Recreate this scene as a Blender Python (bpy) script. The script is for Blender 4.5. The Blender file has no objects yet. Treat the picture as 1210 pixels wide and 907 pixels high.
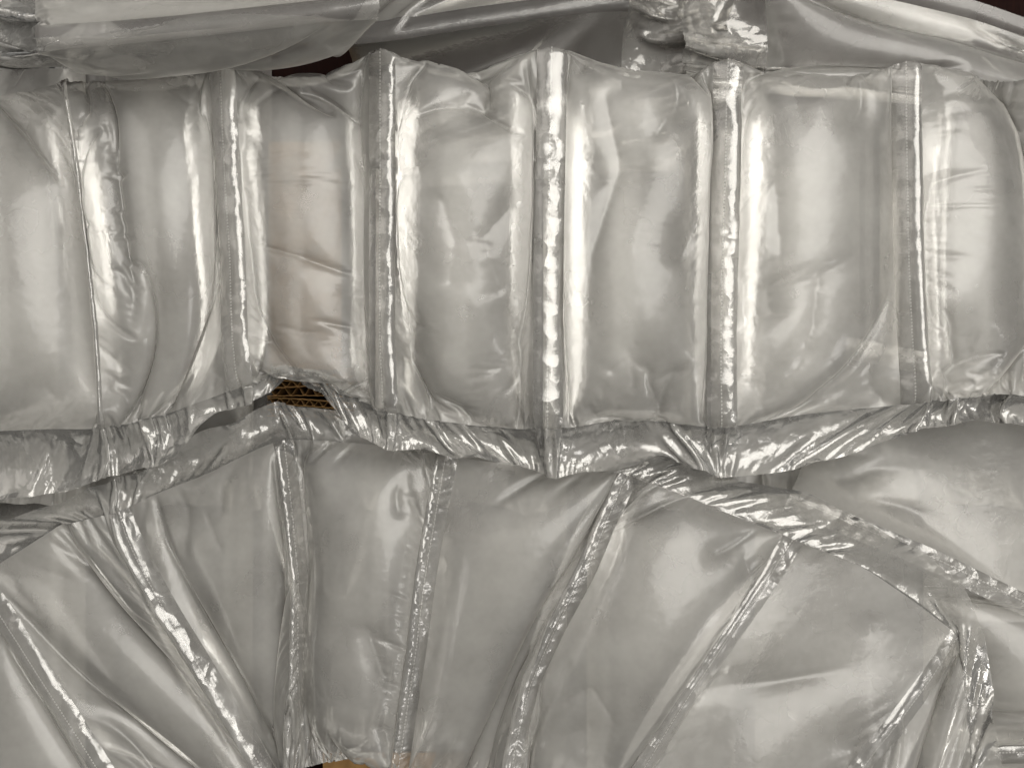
import bpy, math, random, os, time
import numpy as np

# ------------------------------------------------------------------ units
# plan unit = 1 "px" of the plan grid = 0.5 mm; camera looks straight down from D units
S = 0.0005
D = 1200.0
CX, CY = 605.0, 453.5
sc = bpy.context.scene
C = sc.collection

# ------------------------------------------------------------------ camera
cd = bpy.data.cameras.new('camera'); cam = bpy.data.objects.new('camera', cd); C.objects.link(cam)
cam.location = (0, 0, D * S); cam.rotation_euler = (0, 0, 0)
cd.sensor_width = 36.0; cd.lens = 36.0 * D / 1210.0
cd.clip_start = 0.01; cd.clip_end = 50
sc.camera = cam

# ------------------------------------------------------------------ world, lamps, exposure
w = bpy.data.worlds.new('World'); sc.world = w; w.use_nodes = True
w.node_tree.nodes['Background'].inputs['Color'].default_value = (1.0, 0.97, 0.905, 1)
_nt = w.node_tree; _bg = _nt.nodes['Background']
# a dim room around the box: uneven surroundings, darker and lighter areas of wall and ceiling
_tc = _nt.nodes.new('ShaderNodeTexCoord'); _n = _nt.nodes.new('ShaderNodeTexNoise'); _n.inputs['Scale'].default_value = 1.7; _n.inputs['Detail'].default_value = 1.5
_mr = _nt.nodes.new('ShaderNodeMapRange'); _mr.inputs['From Min'].default_value = 0.38; _mr.inputs['From Max'].default_value = 0.62
_mr.inputs['To Min'].default_value = 0.05; _mr.inputs['To Max'].default_value = 0.44
_nt.links.new(_tc.outputs['Generated'], _n.inputs['Vector']); _nt.links.new(_n.outputs['Fac'], _mr.inputs['Value']); _nt.links.new(_mr.outputs[0], _bg.inputs['Strength'])

def lamp(name, loc, target, sx, sy, power, col):
    l = bpy.data.lights.new(name, 'AREA'); l.shape = 'RECTANGLE'; l.size = sx; l.size_y = sy
    l.energy = power; l.color = col
    o = bpy.data.objects.new(name, l); C.objects.link(o); o.location = loc
    import mathutils
    d = mathutils.Vector(target) - mathutils.Vector(loc)
    o.rotation_euler = d.to_track_quat('-Z', 'Y').to_euler()
    return o
lamp('ceiling_lamp', (0.6, 0.5, 1.7), (0.05, 0, 0), 1.2, 1.4, 28, (1.0, 0.97, 0.915))
lamp('room_lamp', (-1.3, 0.9, 1.5), (0, 0, 0), 1.1, 1.3, 5, (1.0, 0.95, 0.89))
lamp('side_lamp', (1.6, -0.9, 1.2), (0, 0, 0), 0.3, 0.6, 5, (1.0, 0.97, 0.93))

sc.view_settings.view_transform = 'Standard'; sc.view_settings.look = 'None'
sc.view_settings.gamma = 1.0; sc.view_settings.use_curve_mapping = False
sc.view_settings.exposure = 0.12
sc.render.engine = 'CYCLES'
cy = sc.cycles
cy.max_bounces = 14; cy.transparent_max_bounces = 24; cy.diffuse_bounces = 6
cy.glossy_bounces = 4; cy.transmission_bounces = 6
cy.caustics_reflective = False; cy.caustics_refractive = False
cy.use_denoising = True
try: cy.denoiser = 'OPENIMAGEDENOISE'
except Exception: pass
cy.sample_clamp_indirect = 4.0
cy.use_adaptive_sampling = True; cy.adaptive_threshold = 0.02

# ------------------------------------------------------------------ materials
def newmat(name):
    m = bpy.data.materials.new(name); m.use_nodes = True
    nt = m.node_tree
    for n in list(nt.nodes): nt.nodes.remove(n)
    return m, nt
def N(nt, t, **kw):
    n = nt.nodes.new(t)
    for k, v in kw.items():
        if k.startswith('i_'):
            key = k[2:].replace('_', ' ')
            n.inputs[int(key) if key.isdigit() else key].default_value = v
        else: setattr(n, k, v)
    return n

def film_material(name, haze, rough, col=(0.90, 0.885, 0.846), gloss=1.0, crinkle=0.25, crinkle_scale=350.0,
                  perf=None, cloud=0.12, transl=0.45, facets=False, gloss2=0.):
    """thin polyethylene: part of the light passes straight, part is scattered by the haze, the skin reflects"""
    m, nt = newmat(name); L = nt.links.new
    out = N(nt, 'ShaderNodeOutputMaterial')
    tc = N(nt, 'ShaderNodeTexCoord')
    uv = N(nt, 'ShaderNodeUVMap')
    no = N(nt, 'ShaderNodeTexNoise', i_Scale=crinkle_scale, i_Detail=3.0, i_Roughness=0.55)
    L(tc.outputs['Object'], no.inputs['Vector'])
    bump = N(nt, 'ShaderNodeBump', i_Strength=crinkle, i_Distance=0.0012)
    hgt = no.outputs['Fac']
    if facets:
        dm = N(nt, 'ShaderNodeMixRGB'); dm.blend_type = 'ADD'; dm.inputs[0].default_value = 0.006
        L(tc.outputs['Object'], dm.inputs[1]); L(no.outputs['Color'], dm.inputs[2])
        vo = N(nt, 'ShaderNodeTexVoronoi', i_Scale=100.0); L(dm.outputs[0], vo.inputs['Vector'])
        ad = N(nt, 'ShaderNodeMath', operation='MULTIPLY_ADD'); ad.inputs[1].default_value = 1.2
        L(vo.outputs['Distance'], ad.inputs[0]); L(no.outputs['Fac'], ad.inputs[2]); hgt = ad.outputs[0]
    L(hgt, bump.inputs['Height'])
    if facets:   # the crumpling is stronger in some places than in others
        n3 = N(nt, 'ShaderNodeTexNoise', i_Scale=28.0, i_Detail=2.0); L(tc.outputs['Object'], n3.inputs['Vector'])
        m3 = N(nt, 'ShaderNodeMapRange'); m3.inputs['From Min'].default_value = 0.36; m3.inputs['From Max'].default_value = 0.62
        m3.inputs['To Min'].default_value = crinkle * .35; m3.inputs['To Max'].default_value = crinkle * 1.15
        L(n3.outputs['Fac'], m3.inputs['Value']); L(m3.outputs[0], bump.inputs['Strength'])
    tr = N(nt, 'ShaderNodeBsdfTransparent'); tr.inputs['Color'].default_value = (0.985, 0.98, 0.965, 1)
    di = N(nt, 'ShaderNodeBsdfDiffuse'); di.inputs['Color'].default_value = (*col, 1)
    tl = N(nt, 'ShaderNodeBsdfTranslucent'); tl.inputs['Color'].default_value = (*col, 1)
    mx = N(nt, 'ShaderNodeMixShader'); mx.inputs[0].default_value = transl
    L(di.outputs[0], mx.inputs[1]); L(tl.outputs[0], mx.inputs[2])
    body = N(nt, 'ShaderNodeMixShader')
    # uneven haze
    n2 = N(nt, 'ShaderNodeTexNoise', i_Scale=22.0, i_Detail=4.0, i_Roughness=0.6)
    L(tc.outputs['Object'], n2.inputs['Vector'])
    mr = N(nt, 'ShaderNodeMapRange'); mr.inputs['From Min'].default_value = 0.3; mr.inputs['From Max'].default_value = 0.7
    mr.inputs['To Min'].default_value = max(0, haze - cloud); mr.inputs['To Max'].default_value = min(1, haze + cloud)
    L(n2.outputs['Fac'], mr.inputs['Value'])
    hz = mr.outputs[0]
    if perf is not None:
        # short dashes where the film is perforated along the middle of the seam: uv.x = units across, uv.y = along
        sx = N(nt, 'ShaderNodeSeparateXYZ'); L(uv.outputs[0], sx.inputs[0])
        a = N(nt, 'ShaderNodeMath', operation='SUBTRACT'); a.inputs[1].default_value = perf; L(sx.outputs[0], a.inputs[0])
        b = N(nt, 'ShaderNodeMath', operation='ABSOLUTE'); L(a.outputs[0], b.inputs[0])
        c = N(nt, 'ShaderNodeMath', operation='LESS_THAN'); c.inputs[1].default_value = 0.7; L(b.outputs[0], c.inputs[0])
        d = N(nt, 'ShaderNodeMath', operation='MODULO'); d.inputs[1].default_value = 4.2; L(sx.outputs[1], d.inputs[0])
        e = N(nt, 'ShaderNodeMath', operation='LESS_THAN'); e.inputs[1].default_value = 2.6; L(d.outputs[0], e.inputs[0])
        f = N(nt, 'ShaderNodeMath', operation='MULTIPLY'); L(c.outputs[0], f.inputs[0]); L(e.outputs[0], f.inputs[1])
        g = N(nt, 'ShaderNodeMath', operation='MULTIPLY_ADD'); g.inputs[1].default_value = 0.5
        L(f.outputs[0], g.inputs[0]); L(hz, g.inputs[2]); hz = g.outputs[0]
    L(hz, body.inputs[0]); L(tr.outputs[0], body.inputs[1]); L(mx.outputs[0], body.inputs[2])
    gl = N(nt, 'ShaderNodeBsdfGlossy'); gl.inputs['Roughness'].default_value = rough
    gl.inputs['Color'].default_value = (1, 0.99, 0.97, 1)
    L(bump.outputs[0], gl.inputs['Normal'])
    fr = N(nt, 'ShaderNodeFresnel', i_IOR=1.5); L(bump.outputs[0], fr.inputs['Normal'])
    fm = N(nt, 'ShaderNodeMath', operation='MULTIPLY', use_clamp=True); fm.inputs[1].default_value = 1.9 * gloss
    L(fr.outputs[0], fm.inputs[0])
    top = N(nt, 'ShaderNodeMixShader'); L(fm.outputs[0], top.inputs[0]); L(body.outputs[0], top.inputs[1]); L(gl.outputs[0], top.inputs[2])
    last = top
    if gloss2:
        g2 = N(nt, 'ShaderNodeBsdfGlossy'); g2.inputs['Roughness'].default_value = 0.14; L(bump.outputs[0], g2.inputs['Normal'])
        m2 = N(nt, 'ShaderNodeMath', operation='MULTIPLY', use_clamp=True); m2.inputs[1].default_value = gloss2; L(fr.outputs[0], m2.inputs[0])
        last = N(nt, 'ShaderNodeMixShader'); L(m2.outputs[0], last.inputs[0]); L(top.outputs[0], last.inputs[1]); L(g2.outputs[0], last.inputs[2])
    L(last.outputs[0], out.inputs['Surface'])
    return m

M_PILLOW = film_material('hazy_film', 0.25, 0.46, gloss=0.85, crinkle=0.25, crinkle_scale=120, gloss2=.5, cloud=.10)
M_THIN = film_material('thin_film', 0.13, 0.36, gloss=0.9, crinkle=0.3, crinkle_scale=120, gloss2=.4, cloud=.05)
M_SEAM = film_material('welded_film', 0.26, 0.25, gloss=1.9, crinkle=0.95, crinkle_scale=70, perf=16.0, facets=True)
M_FLAP = film_material('loose_film', 0.29, 0.25, gloss=0.9, crinkle=0.75, crinkle_scale=100, gloss2=1.1, facets=True, cloud=.10)
M_CLEAR = film_material('clear_film', 0.22, 0.2, gloss=1.0, crinkle=0.6, crinkle_scale=90, facets=True)

# ------------------------------------------------------------------ film simulation on grids
def to_world(px, py, z):
    k = (D - z) / D
    return (px - CX) * k, -(py - CY) * k, z

def poly(pts, t):
    """point at parameter t (0..1 by arclength) of a polyline, smooth enough for guides"""
    p = np.array(pts, float); d = np.sqrt((np.diff(p[:, :2], axis=0) ** 2).sum(1)); s = np.r_[0, np.cumsum(d)]; s /= s[-1]
    return np.stack([np.interp(t, s, p[:, i]) for i in range(p.shape[1])], -1)

def sim_strip(seams, W=216., B=30., L=440., F=56., bands=None, flap=None, flap0=None, h=2.6, levels=(4, 2, 1), steps=(160, 90, 45),
              iters=(12, 10, 8), press=0.05, floor=None, seed=1, widths=None, F0=0., pull=0.12, kbend=0.08, edge_pull=0.12, pscale=None, top_weld=True, gather=1.0, lslack=1.0, fslack=1.04, kcc=0.5, top=None, dents=(), tight=0.96, rag=4.0):
    """two sheets of film, welded along the seams (columns), the far end and the seal line (rows);
    air between them presses the sheets apart, welds are held near their guide lines.
    seams: list of guide polylines [(px,py,z),...] from the far end to the seal line"""
    rng = np.random.default_rng(seed)
    ns = len(seams); npil = ns - 1
    q = levels[0]
    nu = max(q, int(round(W / h / q)) * q); nb = max(q, int(round(B / h / q)) * q)
    nv = max(q, int(round(L / h / q)) * q); nf = int(round(F / h / q)) * q; nf0 = int(round(F0 / h / q)) * q
    if F > 0 and nf == 0: nf = q
    X = None
    for lev, st, it in zip(levels, steps, iters):
        cu, cb, cv, cf, cf0 = nu // lev, nb // lev, nv // lev, nf // lev, nf0 // lev
        U = ns * cb + npil * cu + 1; V = cf0 + cv + cf + 1
        # rest lengths per segment
        ru = np.concatenate([np.r_[np.full(cb, B / cb), np.full(cu, W / cu)] if i < npil else np.full(cb, B / cb) for i in range(ns)])
        rv = np.concatenate([np.full(cf0, F0 / cf0) if cf0 else [], np.full(cv, L / cv), np.full(cf, F / cf) if cf else []])
        ucol = [(i * (cb + cu), i * (cb + cu) + cb) for i in range(ns)]
        weld = np.zeros((U, V), bool)
        for a, b in ucol: weld[a:b + 1, cf0:cf0 + cv + 1] = True
        weld[:, cf0 + cv] = True
        weld[:, cf0] = True
        pil = np.zeros((U, V), np.float32)
        for i in range(npil):
            pil[ucol[i][1] + 1:ucol[i + 1][0], cf0 + 1:cf0 + cv] = (pscale[i] if pscale is not None else 1.0)
        # guides
        T = np.zeros((3, U, V)); K = np.zeros((U, V)); KZ = np.zeros((U, V))
        tv = np.arange(cv + 1) / cv
        for i, (a, b) in enumerate(ucol):
            P = poly(seams[i], tv)
            wx, wy, wz = to_world(P[:, 0], P[:, 1], P[:, 2])
            dx, dy = np.gradient(wx), np.gradient(wy); n = np.hypot(dx, dy); nx, ny = -dy / n, dx / n
            wid = (widths[i] if widths is not None else 1.0)
            off = (np.arange(b - a + 1) / (b - a) - 0.5) * B * wid
            tz = math.sqrt(max(0, 1 - wid * wid)) * (np.arange(b - a + 1) / (b - a) - 0.5) * B
            for c in range(b - a + 1):
                T[0, a + c, cf0:cf0 + cv + 1] = wx + nx * off[c]; T[1, a + c, cf0:cf0 + cv + 1] = wy + ny * off[c]
                T[2, a + c, cf0:cf0 + cv + 1] = wz + tz[c]
            K[a, cf0:cf0 + cv + 1] = K[b, cf0:cf0 + cv + 1] = pull; K[(a + b) // 2, cf0:cf0 + cv + 1] = pull
            KZ[a:b + 1, cf0:cf0 + cv + 1] = pull * 0.3
        for i in range(npil):
            a, b = ucol[i][1], ucol[i + 1][0]
            f = np.linspace(0, 1, b - a + 1)[:, None]
            T[:, a:b + 1, cf0:cf0 + cv + 1] = T[:, a, cf0:cf0 + cv + 1][:, None] * (1 - f) + T[:, b, cf0:cf0 + cv + 1][:, None] * f
        if cf:
            # flap guide: (px,py,z) polyline sampled at the column angle/position: given per seam, optional mid points
            fp = poly_cols(flap, ucol, cu, cb, U)
            kn0 = np.random.default_rng(seed + 78).normal(0, 1, (2, 4000))
            m_ = int(nu * npil * h / 26) + 4
            fp = fp + np.stack([np.zeros(U), np.interp(np.linspace(0, m_, U), np.arange(m_ + 1), kn0[0, :m_ + 1]) * rag, np.interp(np.linspace(0, m_, U), np.arange(m_ + 1), kn0[1, :m_ + 1]) * rag * 2.2], -1)
            fx, fy, fz = to_world(fp[:, 0], fp[:, 1], fp[:, 2])
            FT = np.stack([fx, fy, fz])
            for k in range(1, cf + 1):
                g = k / cf
                T[:, :, cf0 + cv + k] = T[:, :, cf0 + cv] * (1 - g) + FT * g
            K[:, cf0 + cv + cf] = edge_pull; KZ[:, cf0 + cv + cf] = edge_pull * .5
        # seal line guide for pillows (weak)
        if bands is not None:
            bp = poly_cols(bands, ucol, cu, cb, U); bx, by, bz = to_world(bp[:, 0], bp[:, 1], bp[:, 2])
            j = cf0 + cv
            old = T[:, :, j].copy()
            T[:, :, j] = np.stack([bx, by, bz]); K[:, j] = np.maximum(K[:, j], edge_pull); KZ[:, j] = edge_pull
            for k in range(1, cf):
                g = k / cf
                T[:, :, cf0 + cv + k] = T[:, :, j] * (1 - g) + T[:, :, -1] * g
        if top is not None:
            tp = poly_cols(top, ucol, cu, cb, U); tx, ty, tz_ = to_world(tp[:, 0], tp[:, 1], tp[:, 2])
            T[:, :, cf0] = np.stack([tx, ty, tz_]); K[:, cf0] = np.maximum(K[:, cf0], edge_pull); KZ[:, cf0] = edge_pull
        if cf0:
            # far flap continues the seam direction
            dirv = T[:, :, cf0] - T[:, :, cf0 + max(1, cv // 8)]
            dirv /= np.sqrt((dirv ** 2).sum(0)) + 1e-9
            for k in range(cf0):
                T[:, :, k] = T[:, :, cf0] + dirv * (F0 * (cf0 - k) / cf0) * .97
        rvm = np.repeat(rv[None, :], U, 0)
        seg = np.sqrt((np.diff(T, axis=2) ** 2).sum(0))
        ls = seg[:, cf0:cf0 + cv].sum(1) * lslack * np.where(weld[:, cf0 + cv // 2], 1.0, tight)
        rvm[:, cf0:cf0 + cv] = ls[:, None] / cv
        if cf: rvm[:, cf0 + cv:] = seg[:, cf0 + cv:].sum(1)[:, None] * fslack / cf
        T = T.astype(np.float32); K = K.astype(np.float32); KZ = KZ.astype(np.float32)
        if X is None:
            X = np.stack([T, T], 1).copy()          # (3,2,U,V)
            bul = np.zeros((U, V), np.float32)
            for i in range(npil):
                a, b = ucol[i][1], ucol[i + 1][0]
                f = np.linspace(0, np.pi, b - a + 1)[:, None]; g = np.linspace(0, np.pi, cv + 1)[None]
                bul[a:b + 1, cf0:cf0 + cv + 1] = np.sin(f) * np.sin(g) ** .5 * W * .16
            X[2, 0] += bul; X[2, 1] -= bul
        else:
            def up(A, ax):
                A = np.moveaxis(A, ax, -1); n = A.shape[-1]
                O = np.empty(A.shape[:-1] + (2 * n - 1,), A.dtype); O[..., ::2] = A; O[..., 1::2] = .5 * (A[..., 1:] + A[..., :-1])
                return np.moveaxis(O, -1, ax)
            X = up(up(X, 2), 3)
        amp = 0.10 * h * lev
        X[2] += rng.normal(0, amp, X[2].shape).astype(np.float32) * np.where(weld, .3, 1.)
        X[0:2] += rng.normal(0, amp * .3, X[0:2].shape).astype(np.float32)
        X = np.ascontiguousarray(X); Vv = np.zeros_like(X)
        gat = np.ones(V, np.float32); gat[cf0 + cv:] = gather; gat[cf0 + cv - min(4, cv):cf0 + cv] = (1 + gather) / 2
        ru4 = ru.astype(np.float32)[None, :, None] * gat[None, None, :]; rv4 = rvm.astype(np.float32)[None]
        sgn = np.array([1, -1], np.float32)[:, None, None]
        # places where the film has been pushed in: nodes of the upper sheet near these lines are held lower
        dnt = []
        px_ = CX + X[0, 0] * D / (D - X[2, 0]); py_ = CY - X[1, 0] * D / (D - X[2, 0])
        for line, depth, rad in dents:
            L_ = np.array(line, float)
            if len(L_) > 1: L_ = poly(L_, np.linspace(0, 1, max(2, int(np.abs(np.diff(L_, axis=0)).sum() / (h * lev)))))
            msk = np.zeros((U, V), bool)
            for qx, qy in L_:
                dd = (px_ - qx) ** 2 + (py_ - qy) ** 2; dd[weld] = 1e9
                if rad > h * lev: msk |= dd < rad * rad
                msk.flat[int(dd.argmin())] = True
            msk &= ~weld & (pil > 0)
            dnt.append((msk, np.float32(depth) if depth > 0 else X[2, 0][msk] + np.float32(depth)))
        fl = None if floor is None else np.float32(floor)
        kc = kcc if lev > 1 else 0.9
        kcv = np.full((1, U, V - 1), kc, np.float32); kcv[:, :, cf0:cf0 + cv] *= 0.12
        def con(i0, i1, j0, j1, su, sv, rest, ks, kp):
            A = X[:, :, i0:i1:su, j0:j1:sv]
            return A
        def solve(sa, sb, rest, ks, kp):
            a = X[(slice(None), slice(None)) + sa]; b = X[(slice(None), slice(None)) + sb]
            d = b - a
            ln = np.sqrt(d[0] * d[0] + d[1] * d[1] + d[2] * d[2]) + 1e-6
            e = (ln - rest) / ln
            k = np.where(e > 0, ks, kp).astype(np.float32) * 0.5 * e
            d *= k
            a += d; b -= d
        SL = slice
        diag = np.sqrt(ru4[:, :, :-1] ** 2 + rv4[:, :-1] ** 2)[0]  # (U-1,V-1)
        dg = (U - 1, V - 1)
        p = press * (lev ** 0.0)
        for s in range(st):
            # pressure along grid normals
            gu = np.empty_like(X); gu[:, :, 1:-1] = X[:, :, 2:] - X[:, :, :-2]; gu[:, :, 0] = 0; gu[:, :, -1] = 0
            gv = np.empty_like(X); gv[:, :, :, 1:-1] = X[:, :, :, 2:] - X[:, :, :, :-2]; gv[:, :, :, 0] = 0; gv[:, :, :, -1] = 0
            nrm = np.stack([gu[1] * gv[2] - gu[2] * gv[1], gu[2] * gv[0] - gu[0] * gv[2], gu[0] * gv[1] - gu[1] * gv[0]])
            # columns run left->right, rows far->near (downwards): up normal = -(u x v)
            nrm *= (-0.25 / (h * lev) ** 2 * p * lev * pil)[None, None] * sgn[None]
            Vv *= 0.88
            Xo = X.copy()
            X += Vv + nrm
            X[2] -= 0.02 * lev
            for _ in range(it):
                for o in (0, 1):
                    n = (U - 1 - o + 1) // 2
                    solve((SL(o, U - 1, 2), SL(None)), (SL(o + 1, U, 2), SL(None)), ru4[:, o::2], 1.0, kc)
                    solve((SL(None), SL(o, V - 1, 2)), (SL(None), SL(o + 1, V, 2)), rv4[:, :, o::2], 1.0, kcv[:, :, o::2])
                for o in (0, 1):
                    solve((SL(o, U - 1, 2), SL(0, V - 1)), (SL(o + 1, U, 2), SL(1, V)), diag[o::2], 0.5, 0.1)
                    solve((SL(o, U - 1, 2), SL(1, V)), (SL(o + 1, U, 2), SL(0, V - 1)), diag[o::2], 0.5, 0.1)
                X[:, 0][:, weld] = X[:, 1][:, weld] = 0.5 * (X[:, 0][:, weld] + X[:, 1][:, weld])
            # bending, once per step, ring of skip-one links
            kb = kbend if lev > 1 else kbend * .3
            ru2 = (ru[1:] + ru[:-1]).astype(np.float32)[None, :, None]; rv2 = (rvm[:, 1:] + rvm[:, :-1]).astype(np.float32)[None]
            for o in range(4):
                if o < U - 2: 
                    na = len(range(o, U - 2, 4)); solve((SL(o, U - 2, 4), SL(None)), (SL(o + 2, U, 4), SL(None)), ru2[:, o::4][:, :na], 0.0, kb)
                if o < V - 2:
                    na = len(range(o, V - 2, 4)); solve((SL(None), SL(o, V - 2, 4)), (SL(None), SL(o + 2, V, 4)), rv2[:, :, o::4][:, :, :na], 0.0, kb)
            X[0] += K * (T[0] - X[0]); X[1] += K * (T[1] - X[1]); X[2] += KZ * (T[2] - X[2])
            for msk, zz in dnt:
                zc = X[2, 0][msk]; X[2, 0][msk] = zc + 0.25 * np.minimum(zz - zc, 0)
            # sheets do not pass through each other
            gap = X[2, 0] - X[2, 1]; bad = (gap < 0.5) & ~weld
            adj = np.where(bad, (0.5 - gap) * 0.5, 0).astype(np.float32); X[2, 0] += adj; X[2, 1] -= adj
            if fl is not None: np.maximum(X[2], fl, out=X[2])
            Vv = X - Xo
            m = np.abs(Vv).max()
            lim = h * lev * .5
            if m > lim: np.clip(Vv, -lim, lim, out=Vv)
    return dict(X=X, ucol=ucol, cf0=cf0, cv=cv, cf=cf, cb=cb, cu=cu, U=U, V=V, ru=ru, rv=rv, h=h)

def rand_dents(seams, n, seed, y0=.0, y1=1.):
    """short irregular creases, mostly near the ends of each pillow and beside the seams"""
    r = random.Random(seed); out = []
    for i in range(len(seams) - 1):
        for _ in range(n):
            t = r.choice([r.uniform(.03, .13), r.uniform(.8, .96), r.uniform(.76, .96), r.uniform(.2, .8)])
            mid = .2 < t < .75
            g = r.choice([r.uniform(.08, .22), r.uniform(.78, .92)]) if mid else r.uniform(.12, .88)
            def at(t, g):
                a = poly(seams[i], np.array([t]))[0]; b = poly(seams[i + 1], np.array([t]))[0]; return a[:2] * (1 - g) + b[:2] * g
            dt = r.uniform(.04, .12); dg = r.uniform(-.09, .09) if mid else r.uniform(-.16, .16)
            t2 = min(.97, t + dt); out.append(([tuple(at(t, g)), tuple(at((t + t2) / 2, g + dg * .3)), tuple(at(t2, min(.93, max(.07, g + dg))))], r.uniform(-3.5, -1.2), 0))
    return out

def poly_cols(g, ucol, cu, cb, U):
    """guide values for every column; g = list of (column position in seam units, px, py, z)"""
    g = np.array(g, float)
    pos = np.zeros(U)
    for i, (a, b) in enumerate(ucol):
        pos[a:b + 1] = i + (np.arange(b - a + 1) / (b - a) - .5) * 0.12
        if i + 1 < len(ucol):
            a2 = ucol[i + 1][0]; pos[b:a2 + 1] = np.linspace(i + .06, i + .94, a2 - b + 1)
    return np.stack([np.interp(pos, g[:, 0], g[:, k]) for k in (1, 2, 3)], -1)

# ------------------------------------------------------------------ mesh building
def grid_mesh(name, sheets, mat, parent, org, uvs):
    """one mesh out of grids (3,n,m); uvs = list of (u[n], v[m]) in units"""
    co = []; fa = []; uvl = []; base = 0
    for G, (u, v) in zip(sheets, uvs):
        n, m = G.shape[1:]
        co.append(G.reshape(3, -1).T)
        idx = np.arange(n * m).reshape(n, m) + base
        f = np.stack([idx[:-1, :-1], idx[:-1, 1:], idx[1:, 1:], idx[1:, :-1]], -1).reshape(-1, 4)
        fa.append(f); base += n * m
        uu, vv = np.meshgrid(u, v, indexing='ij'); uvl.append(np.stack([uu, vv], -1).reshape(-1, 2))
    co = (np.concatenate(co) - np.array(org)) * S; fa = np.concatenate(fa); uvl = np.concatenate(uvl)
    me = bpy.data.meshes.new(name)
    me.vertices.add(len(co)); me.vertices.foreach_set('co', co.astype(np.float32).ravel())
    me.loops.add(len(fa) * 4); me.loops.foreach_set('vertex_index', fa.astype(np.int32).ravel())
    me.polygons.add(len(fa)); me.polygons.foreach_set('loop_start', np.arange(0, len(fa) * 4, 4, dtype=np.int32))
    me.polygons.foreach_set('use_smooth', np.ones(len(fa), bool))
    uvlay = me.uv_layers.new(name='UVMap'); uvlay.data.foreach_set('uv', uvl[fa.ravel()].astype(np.float32).ravel())
    me.update(); me.validate()
    me.materials.append(mat)
    o = bpy.data.objects.new(name, me); C.objects.link(o)
    if parent is not None: o.parent = parent
    return o

def empty(name, label, cat, org, group=None):
    o = bpy.data.objects.new(name, None); C.objects.link(o)
    o.location = [c * S for c in org]; o.empty_display_size = 0.02
    o['label'] = label; o['category'] = cat
    if group: o['group'] = group
    return o

def build_strip(r, name, label, group=None, mats=(None, None, None), labels=None):
    MP, MS, MF = [a or b for a, b in zip(mats, (M_PILLOW, M_SEAM, M_FLAP))]
    X = r['X']; cf0, cv, cf = r['cf0'], r['cv'], r['cf']
    org = (float(X[0].mean()), float(X[1].mean()), float(X[2].min()))
    root = empty(name, label, 'air pillows', org, group)
    uu = np.r_[0, np.cumsum(r['ru'])]; vv = np.r_[0, np.cumsum(r['rv'])]
    for i, (a, b) in enumerate(r['ucol']):
        j0, j1 = cf0, cf0 + cv + 1
        grid_mesh('seam', [X[:, 0, a:b + 1, j0:j1]], MS, root, org, [(uu[a:b + 1] - uu[a], vv[j0:j1])])
        if i + 1 < len(r['ucol']):
            a2 = r['ucol'][i + 1][0]
            grid_mesh('pillow', [X[:, 0, b:a2 + 1, j0:j1], X[:, 1, b:a2 + 1, j0:j1][:, ::-1]], MP, root, org,
                      [(uu[b:a2 + 1], vv[j0:j1]), (uu[b:a2 + 1][::-1], vv[j0:j1])])
    if cf:
        j0 = cf0 + cv
        grid_mesh('edge_flap', [X[:, 0, :, j0:], X[:, 1, :, j0:][:, ::-1]], MF, root, org, [(uu, vv[j0:]), (uu[::-1], vv[j0:])])
    if cf0:
        grid_mesh('end_flap', [X[:, 0, :, :cf0 + 1], X[:, 1, :, :cf0 + 1][:, ::-1]], MF, root, org, [(uu, vv[:cf0 + 1]), (uu[::-1], vv[:cf0 + 1])])
    return root
_t0 = time.time()
def lap(s): print('%6.1fs %s' % (time.time() - _t0, s), flush=True)

# ------------------------------------------------------------------ the upper strip
GRP = 'strips of air pillows packed together'
ZA = 100.
A_top = [(0, -112, 95, 95), (.5, -20, 112, 70), (.8, 40, 105, 80), (1, 74, 95, 95), (1.3, 120, 98, 80), (1.7, 210, 92, 80), (2, 261, 76, 95), (2.3, 310, 90, 80), (2.65, 385, 92, 75), (3, 450, 56, 95), (3.25, 510, 88, 75), (3.6, 560, 88, 75),
         (4, 653, 54, 95), (4.45, 745, 95, 75), (4.7, 800, 98, 75), (5, 861, 68, 95), (5.2, 905, 92, 80), (5.7, 1010, 92, 80), (6, 1072, 70, 95), (6.4, 1150, 92, 75), (6.75, 1200, 95, 75), (7, 1262, 80, 95), (8, 1465, 90, 95)]
A_seams = [
    [(-112, 95, ZA), (-105, 300, ZA), (-95, 520, ZA)],
    [(74, 95, ZA), (90, 200, ZA), (103, 300, ZA), (113, 400, ZA), (119, 508, ZA)],
    [(261, 76, ZA), (266, 200, ZA), (273, 300, ZA), (276, 400, ZA), (283, 462, ZA)],
    [(450, 56, ZA), (450, 200, ZA), (449, 300, ZA), (449, 400, ZA), (455, 492, ZA)],
    [(653, 54, ZA), (650, 200, ZA), (648, 300, ZA), (648, 400, ZA), (648, 508, ZA)],
    [(861, 68, ZA), (859, 200, ZA), (856, 300, ZA), (853, 400, ZA), (853, 512, ZA)],
    [(1072, 72, ZA), (1076, 200, ZA), (1078, 300, ZA), (1083, 400, ZA), (1088, 482, ZA)],
    [(1262, 80, ZA), (1262, 200, ZA), (1260, 300, ZA), (1258, 400, ZA), (1256, 478, ZA)],
    [(1465, 90, ZA), (1465, 300, ZA), (1465, 500, ZA)],
]
A_seal = [(0, -95, 520, 90), (1, 119, 515, 86), (1.6, 200, 498, 80), (2, 283, 468, 86), (2.35, 345, 436, 92), (2.55, 378, 448, 90), (3, 455, 496, 86),
          (3.5, 545, 508, 80), (4, 648, 520, 86), (4.5, 745, 497, 80), (5, 853, 514, 86), (5.5, 960, 495, 80), (6, 1088, 482, 86), (6.5, 1165, 474, 84), (7, 1256, 476, 86), (8, 1465, 505, 86)]
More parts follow.
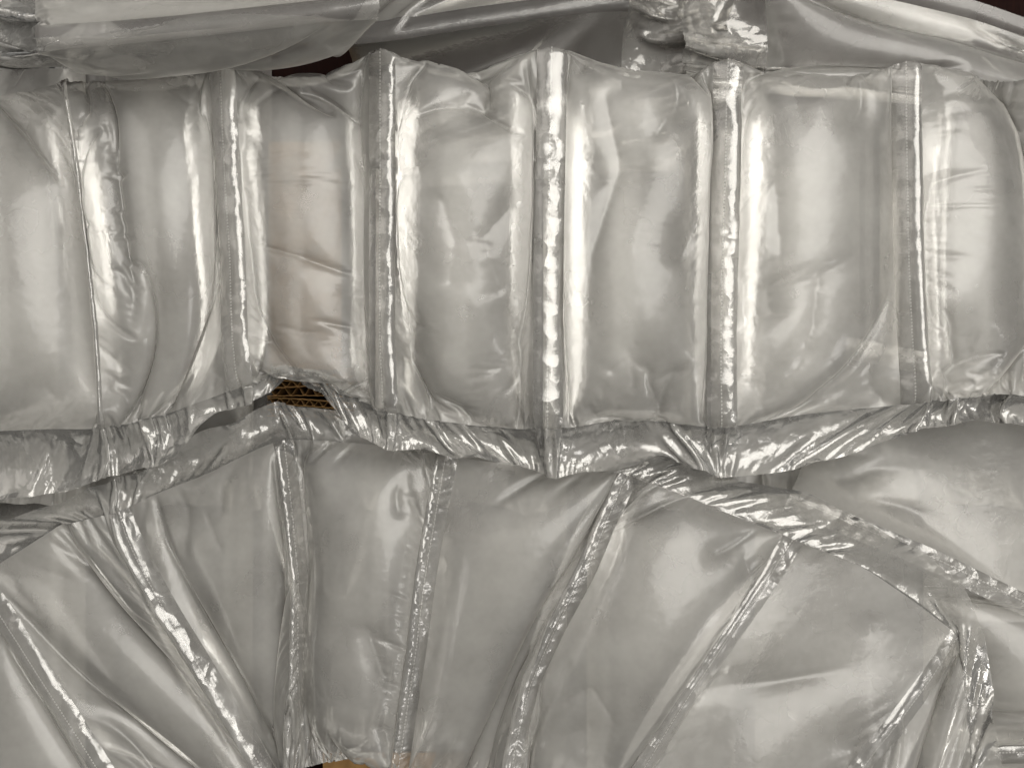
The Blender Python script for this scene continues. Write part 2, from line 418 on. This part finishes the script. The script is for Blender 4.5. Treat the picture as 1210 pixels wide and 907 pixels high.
A_flap = [(0, -95, 590, 78), (.55, 40, 583, 76), (1, 119, 562, 78), (1.5, 205, 537, 84), (1.65, 232, 510, 84), (1.8, 255, 487, 84), (2, 290, 480, 84), (2.35, 345, 446, 88), (2.55, 380, 462, 84), (2.8, 415, 515, 80), (3, 450, 528, 80),
          (3.35, 520, 528, 76), (3.7, 600, 548, 74), (4, 648, 560, 76), (4.4, 725, 553, 72), (4.65, 790, 535, 76), (5, 853, 560, 78), (5.4, 930, 554, 72), (5.8, 1030, 527, 78), (6, 1075, 508, 78), (6.4, 1150, 493, 78), (6.8, 1200, 500, 76), (7, 1256, 520, 76), (8, 1465, 550, 76)]
rA = sim_strip([g[:-1] + [(g[-1][0], g[-1][1] - 6, g[-1][2])] for g in A_seams], W=184, B=34, L=432, F=62, press=.045, top=A_top, bands=[(a, x, y - 7, z) for a, x, y, z in A_seal],
               flap=[(a, x, y + (5 if abs(x - 345) > 90 else 0), z) for a, x, y, z in A_flap], floor=40, seed=3,
               dents=[([(118, 110), (138, 200), (158, 345), (150, 430)], 106, 0), ([(158, 345), (190, 420)], 112, 0), ([(345, 120), (340, 190), (325, 280)], 118, 0),
                      ([(318, 405), (345, 378), (352, 408)], -3, 0), ([(352, 408), (368, 382), (398, 425)], -3, 0), ([(425, 330), (400, 300)], 108, 0), ([(418, 130)], 102, 6),
                      ([(552, 125), (575, 100)], 92, 5), ([(522, 235), (538, 285), (532, 335)], -3, 0), ([(590, 345), (572, 280), (612, 236)], -3, 0), ([(575, 420), (610, 470)], 100, 0), ([(500, 440), (545, 470)], 98, 0),
                      ([(715, 115), (733, 200), (700, 300), (686, 440)], 108, 0), ([(770, 455), (800, 440)], 100, 4),
                      ([(910, 120), (918, 240), (922, 300), (905, 420)], 112, 0), ([(968, 320), (960, 385), (945, 430)], -2, 0), ([(1040, 400), (985, 440), (960, 470)], 98, 0), ([(1000, 215), (1020, 240)], 120, 0), 
                      ([(1130, 150), (1155, 250)], 118, 0), ([(1140, 430), (1175, 470)], 96, 0), ([(1125, 400)], 104, 4), ([(60, 470), (90, 430)], 98, 0), ([(30, 150), (45, 330)], 120, 0), ([(215, 450)], 100, 5)] + rand_dents(A_seams, 14, 5),
               widths=[1, .25, .95, .9, 1.05, .95, .8, .6, 1], pscale=[1, .8, .6, .6, .8, .75, .6, 1])
build_strip(rA, 'air_pillow_strip', 'upper row of upright air pillows with shiny silvery seams, running across the whole picture', GRP)
lap('strip A')

# ------------------------------------------------------------------ the lower strip, fanned
def sg(*pts, z0=28, z1=52):
    n = len(pts); return [(x, y, z0 + (z1 - z0) * min(1, 2.0 * i / (n - 1))) for i, (x, y) in enumerate(pts)]
# guides run from the far end (bottom of the picture) is not wanted: rows go seal -> foot, so the flap is the far one
B_top = [
    [(-135, 860), (-60, 985), (20, 1100)],
    [(-28, 682), (40, 790), (115, 907), (170, 995)],
    [(140, 608), (160, 660), (190, 715), (222, 765), (300, 890), (340, 960)],
    [(337, 522), (345, 600), (352, 680), (352, 800), (342, 898)],
    [(527, 540), (515, 600), (501, 680), (492, 760), (478, 860), (468, 935)],
    [(742, 562), (720, 610), (690, 680), (655, 740), (625, 810), (600, 930)],
    [(937, 640), (910, 680), (860, 750), (800, 840), (755, 915), (715, 990)],
    [(1140, 752), (1105, 800), (1060, 855), (985, 950), (880, 1085)],
    [(1150, 965), (1060, 1110), (930, 1320)],
]
B_seams = [[(x, y, 52 - 24 * max(0, 1 - 2 * k / (len(g) - 1))) for k, (x, y) in enumerate(g)] for g in B_top]
B_seal = [(0, -135, 860, 28), (1, -28, 682, 28), (1.5, 70, 614, 26), (2, 140, 604, 30), (2.3, 190, 578, 30), (2.6, 250, 556, 30), (2.85, 305, 528, 30), (3, 337, 519, 30), (3.3, 385, 518, 28), (3.6, 450, 524, 26), (4, 527, 540, 28),
          (4.5, 640, 550, 26), (5, 742, 560, 36), (5.3, 800, 580, 36), (5.6, 850, 602, 34), (6, 938, 636, 36), (6.4, 1020, 655, 34), (6.7, 1080, 700, 34), (7, 1142, 750, 36), (7.5, 1150, 850, 34), (8, 1152, 965, 34)]
B_flap = [(0, -190, 825, 24), (1, -60, 640, 22), (1.3, -10, 616, 24), (1.7, 80, 586, 26), (2, 135, 566, 28), (2.2, 165, 555, 28), (2.5, 220, 515, 28), (2.8, 290, 487, 30), (3, 325, 476, 30), (3.4, 400, 482, 26), (4, 527, 495, 24),
          (4.6, 680, 530, 30), (4.9, 740, 528, 46), (5.1, 790, 525, 50), (5.4, 850, 556, 46), (5.8, 930, 580, 44), (6, 975, 592, 44), (6.3, 1040, 618, 40), (6.6, 1100, 650, 40), (6.85, 1145, 685, 40), (7.1, 1168, 735, 40), (7.5, 1180, 830, 36), (8, 1195, 950, 36)]
def flip_strip(seams, seal, flap, **k):
    """the flap is at the far end of this strip: simulate it turned round (columns and rows both reversed)"""
    n = len(seams) - 1
    for key in ('widths',):
        if k.get(key): k[key] = k[key][::-1]
    if k.get('pscale'): k['pscale'] = k['pscale'][::-1]
    if k.get('top'): k['top'] = sorted((n - a, x, y, z) for a, x, y, z in k['top'])
    return sim_strip([g[::-1] for g in seams[::-1]], bands=[(n - a, x, y, z) for a, x, y, z in seal[::-1]] if seal else None,
                     flap=[(n - a, x, y, z) for a, x, y, z in flap[::-1]] if flap else None, **k)
rB = flip_strip(B_seams, B_seal, B_flap, W=186, B=30, L=402, F=52, press=.045, top=[(8, 930, 1320, 45), (7, 880, 1085, 45), (6.5, 795, 1030, 40), (6, 715, 990, 45), (5.5, 650, 975, 40), (5, 600, 945, 45), (4.5, 540, 950, 38), (4.1, 480, 925, 40), (4, 467, 893, 45), (3.9, 455, 884, 40), (3.5, 400, 900, 35), (3, 342, 926, 45), (2.5, 335, 940, 40), (2, 340, 960, 45), (1, 170, 995, 45), (0, 20, 1100, 45)], floor=0, seed=11,
                dents=[([(10, 670), (55, 730), (107, 770), (160, 880)], 66, 0), ([(55, 730), (82, 765), (85, 790), (107, 788)], 68, 0), ([(200, 640), (232, 690), (285, 762), (312, 828)], 68, 0), ([(312, 828), (345, 822)], 60, 0),
                       ([(437, 745), (470, 850)], 62, 0), ([(375, 830), (385, 860)], 66, 0), ([(485, 850), (520, 812)], 62, 0), ([(518, 838), (575, 880), (590, 905)], 60, 0), ([(640, 840), (700, 812)], -5, 0), ([(700, 812), (725, 850), (715, 900)], -5, 0), ([(640, 840), (625, 895)], -5, 0), ([(665, 870), (700, 858), (690, 885)], -5, 0),
                       ([(270, 600), (290, 700)], 76, 0), ([(1070, 850), (1100, 880)], 50, 6), ([(410, 590), (420, 700)], 84, 0)] + rand_dents(B_seams, 8, 16),
                widths=[1, 1, .8, .6, .75, .85, .85, .8, 1], pscale=[1, .9, .5, .6, .8, .7, .9, .5, .8])
build_strip(rB, 'air_pillow_strip', 'lower row of clear air pillows fanned out, tucked under the upper row', GRP)
lap('strip B')

# ------------------------------------------------------------------ strips seen only in part
LO = dict(h=4.0, levels=(4, 2, 1), steps=(140, 80, 50))
rC = sim_strip([[(450, -215, 200), (-30, -160, 200)], [(452, 4, 205), (200, 32, 205), (40, 46, 200)], [(385, 32, 150), (200, 60, 140), (50, 66, 150)]],
               W=200, B=26, L=425, F=60, press=.04, flap=[(0, -110, -160, 190), (1, -60, 50, 180), (2, -40, 62, 150)], floor=60, seed=21, **LO)
build_strip(rC, 'air_pillow_strip', mats=(None, M_PILLOW, None), label='grey translucent air pillows lying crosswise over the top left corner, crumpled at their left end', group=GRP)
rD = sim_strip([[(378, 215, 20), (560, 205, 20), (745, 190, 20)], [(402, 46, 20), (560, 20, 20), (745, -8, 20)], [(425, -150, 10), (790, -205, 10)]],
               W=205, B=26, L=385, press=.015, F=120, fslack=1.12, flap=[(0, 850, 160, 30), (1, 870, 0, 40), (2, 900, -190, 30)], floor=-60, seed=22, **LO)
build_strip(rD, 'air_pillow_strip', mats=(M_THIN, M_THIN, M_CLEAR), label='dull grey air pillows behind the upper row, left of the crumpled film', group=GRP)
rE = sim_strip([[(1360, 85, 60), (1150, 10, 60), (1060, -12, 60), (905, -45, 60)], [(1380, 165, 40), (1150, 118, 40), (900, 100, 50)]],
               W=195, B=20, L=480, press=.045, F=90, fslack=1.12, flap=[(0, 800, -10, 60), (1, 810, 120, 60)], floor=-40, seed=23, **LO)
build_strip(rE, 'air_pillow_strip', mats=(None, M_PILLOW, M_CLEAR), label='plump bright air pillow in the top right corner, gathered to a knot at its left', group=GRP)
rF = sim_strip([[(930, 590, -10), (1110, 665, -10), (1360, 790, -10)], [(1000, 410, -10), (1200, 450, -10), (1420, 560, -10)]],
               W=205, B=26, L=420, press=.015, pull=.3, F=48, flap=[(0, 1400, 820, -10), (1, 1460, 590, -10)], floor=-80, seed=24, dents=rand_dents([[(930, 590), (1110, 665), (1360, 790)], [(1000, 410), (1200, 450), (1420, 560)]], 8, 9), **LO)
build_strip(rF, 'air_pillow_strip', 'smooth grey air pillow at the right edge, between the upper and lower rows', GRP)
rG = sim_strip([[(1105, 1075, -20), (1500, 1090, -20)], [(1110, 893, -20), (1500, 888, -20)], [(1090, 690, -20), (1490, 735, -20)]],
               W=215, B=26, L=400, F=48, flap=[(0, 1550, 1090, -20), (1, 1550, 890, -20), (2, 1540, 740, -20)], floor=-90, seed=25, **LO)
build_strip(rG, 'air_pillow_strip', 'air pillows lying sideways in the bottom right corner, beside the end of the fanned row', GRP)
LO2 = dict(h=5.0, levels=(4, 2, 1), steps=(120, 60, 30))
def under(x0, n, y0, y1, z, seed, label, dx=200):  # plain strips lying flat underneath
    r = sim_strip([[(x0 + dx * i, y0, z), (x0 + dx * i, y1, z)] for i in range(n)], W=215, B=26, L=(y1 - y0) * 1.04, F=40,
                  flap=[(0, x0, y1 + 38, z), (n - 1, x0 + dx * (n - 1), y1 + 38, z)], floor=z - 75, seed=seed, **LO2)
    build_strip(r, 'air_pillow_strip', label, GRP, mats=(None, M_PILLOW, M_PILLOW))
under(-290, 4, 15, 565, -70, 33, 'bottom air pillows under the left end of the upper row, showing in the left gap')
under(430, 6, 86, 565, -70, 34, 'bottom air pillows under the right half of the upper row, showing in the right gap')
under(-290, 4, 548, 1010, -105, 31, 'bottom air pillows seen faintly through the left part of the fanned lower row')
under(482, 5, 548, 1010, -105, 32, 'bottom air pillows seen faintly through the right part of the fanned lower row')
under(322, 2, 530, 850, -85, 35, 'single bottom air pillow under the middle of the fanned lower row', dx=148)
lap('others')

# ------------------------------------------------------------------ what lies below
def simple_mat(name, col, rough=0.7, noise=None, stretch=(1, 1, 1)):
    m, nt = newmat(name); L = nt.links.new
    out = N(nt, 'ShaderNodeOutputMaterial'); b = N(nt, 'ShaderNodeBsdfPrincipled'); b.inputs['Roughness'].default_value = rough; b.inputs['Specular IOR Level'].default_value = 0.15
    tc = N(nt, 'ShaderNodeTexCoord'); mp = N(nt, 'ShaderNodeMapping'); mp.inputs['Scale'].default_value = stretch
    no = N(nt, 'ShaderNodeTexNoise', i_Scale=noise or 40.0, i_Detail=6.0); L(tc.outputs['Object'], mp.inputs[0]); L(mp.outputs[0], no.inputs['Vector'])
    r = N(nt, 'ShaderNodeValToRGB'); r.color_ramp.elements[0].position = .3; r.color_ramp.elements[1].position = .72
    r.color_ramp.elements[0].color = (*[c * .6 for c in col], 1); r.color_ramp.elements[1].color = (*[c * 1.25 for c in col], 1)
    L(no.outputs['Fac'], r.inputs[0]); L(r.outputs[0], b.inputs['Base Color'])
    bp = N(nt, 'ShaderNodeBump', i_Strength=0.3, i_Distance=0.0005); L(no.outputs['Fac'], bp.inputs['Height']); L(bp.outputs[0], b.inputs['Normal'])
    L(b.outputs[0], out.inputs[0]); return m
M_WOOD = simple_mat('dark_wood', (0.012, 0.0035, 0.0025), 0.9, 60, (8, 1, 1))
M_CARD = simple_mat('brown_cardboard', (0.36, 0.21, 0.085), 0.85, 90)

def mesh_obj(name, verts, faces, mat, parent=None, loc=(0, 0, 0)):
    me = bpy.data.meshes.new(name); me.from_pydata([tuple(c * S for c in v) for v in verts], [], faces); me.update(); me.materials.append(mat)
    o = bpy.data.objects.new(name, me); C.objects.link(o); o.location = [c * S for c in loc]
    if parent: o.parent = parent
    return o
g = 4000
fl = mesh_obj('table', [(-g, -g, 0), (g, -g, 0), (g, g, 0), (-g, g, 0)], [(0, 1, 2, 3)], M_WOOD, loc=(0, 0, -165)); fl['kind'] = 'structure'

def ribbon(prof, x0, x1, th, z0, z1, n):
    """closed thin wall following y = prof(x), standing from z0 up to z1"""
    xs = np.linspace(x0, x1, n); V_ = []; F_ = []
    for x in xs:
        y = prof(x)
        V_ += [(x, y - th / 2, z0), (x, y + th / 2, z0), (x, y + th / 2, z1), (x, y - th / 2, z1)]
    for i in range(n - 1):
        a = 4 * i; b = a + 4
        for k in range(4): F_.append((a + k, a + (k + 1) % 4, b + (k + 1) % 4, b + k))
    F_ += [(0, 3, 2, 1), (4 * n - 4, 4 * n - 3, 4 * n - 2, 4 * n - 1)]
    return V_, F_
def cardboard(px, py, zt, wid, th, pitch, rot, label, ph=0):
    x, y, z = to_world(px, py, zt)
    root = empty('cardboard_sheet', label, 'cardboard', (x, y, -164), 'cardboard sheets standing on edge')
    root.rotation_euler.z = math.radians(rot)
    H = zt + 164
    random.seed(int(py)); amp = th / 2 - 0.9
    warp = lambda x: 1.2 * math.sin(x * .035 + ph)
    for s in (-1, 1):
        v, f = ribbon(lambda x: s * th / 2 + warp(x) + .25 * math.sin(x * .6 + s), -wid / 2, wid / 2, 1.1, 0, H, 80); mesh_obj('liner', v, f, M_CARD, root)
    v, f = ribbon(lambda x: warp(x) + amp * math.sin(2 * math.pi * x / pitch + ph + .5 * math.sin(x * .09)), -wid / 2, wid / 2, .8, 0, H - 1.5, 260); mesh_obj('fluting', v, f, M_CARD, root)
cardboard(366, 452, -40, 104, 8, 13, 2, 'corrugated cardboard edge farthest up in the hole between the rows', .3)
cardboard(366, 463, -48, 104, 11, 17, -1, 'corrugated cardboard edge with the largest flutes in the hole between the rows', 1.3)
cardboard(366, 477, -40, 104, 8, 12, -3, 'corrugated cardboard edge lowest in the hole between the rows', 2.1)
cardboard(366, 489, -44, 104, 8, 13, -3, 'corrugated cardboard edge mostly covered by the film of the lower row', .8)
cardboard(366, 440, -44, 104, 8, 13, 2, 'corrugated cardboard edge mostly covered by the upper row', 2.8)
# a cardboard flap lying under the bottom edge
x, y, z = to_world(466, 940, -100)
v, f = [(-90, -60, 0), (90, -60, 0), (90, 60, 26), (-90, 60, 26), (-90, -60, 6), (90, -60, 6), (90, 60, 32), (-90, 60, 32)], [(0, 3, 2, 1), (4, 5, 6, 7), (0, 1, 5, 4), (1, 2, 6, 5), (2, 3, 7, 6), (3, 0, 4, 7)]
cb = mesh_obj('cardboard_piece', v, f, M_CARD, loc=(x, y, -120)); cb['label'] = 'brown cardboard piece showing in the small gap at the bottom edge'; cb['category'] = 'cardboard'
x, y, z = to_world(358, 300, -130)
v, f = [(-48, -165, 0), (48, -165, 0), (48, 150, 0), (-48, 150, 0), (-48, -165, 7), (48, -165, 7), (48, 150, 7), (-48, 150, 7)], [(0, 3, 2, 1), (4, 5, 6, 7), (0, 1, 5, 4), (1, 2, 6, 5), (2, 3, 7, 6), (3, 0, 4, 7)]
cb = mesh_obj('cardboard_piece', v, f, M_CARD, loc=(x, y, -150)); cb['label'] = 'tan cardboard strip seen as a faint warm tint through one pillow, above the hole'; cb['category'] = 'cardboard'
lap('done')
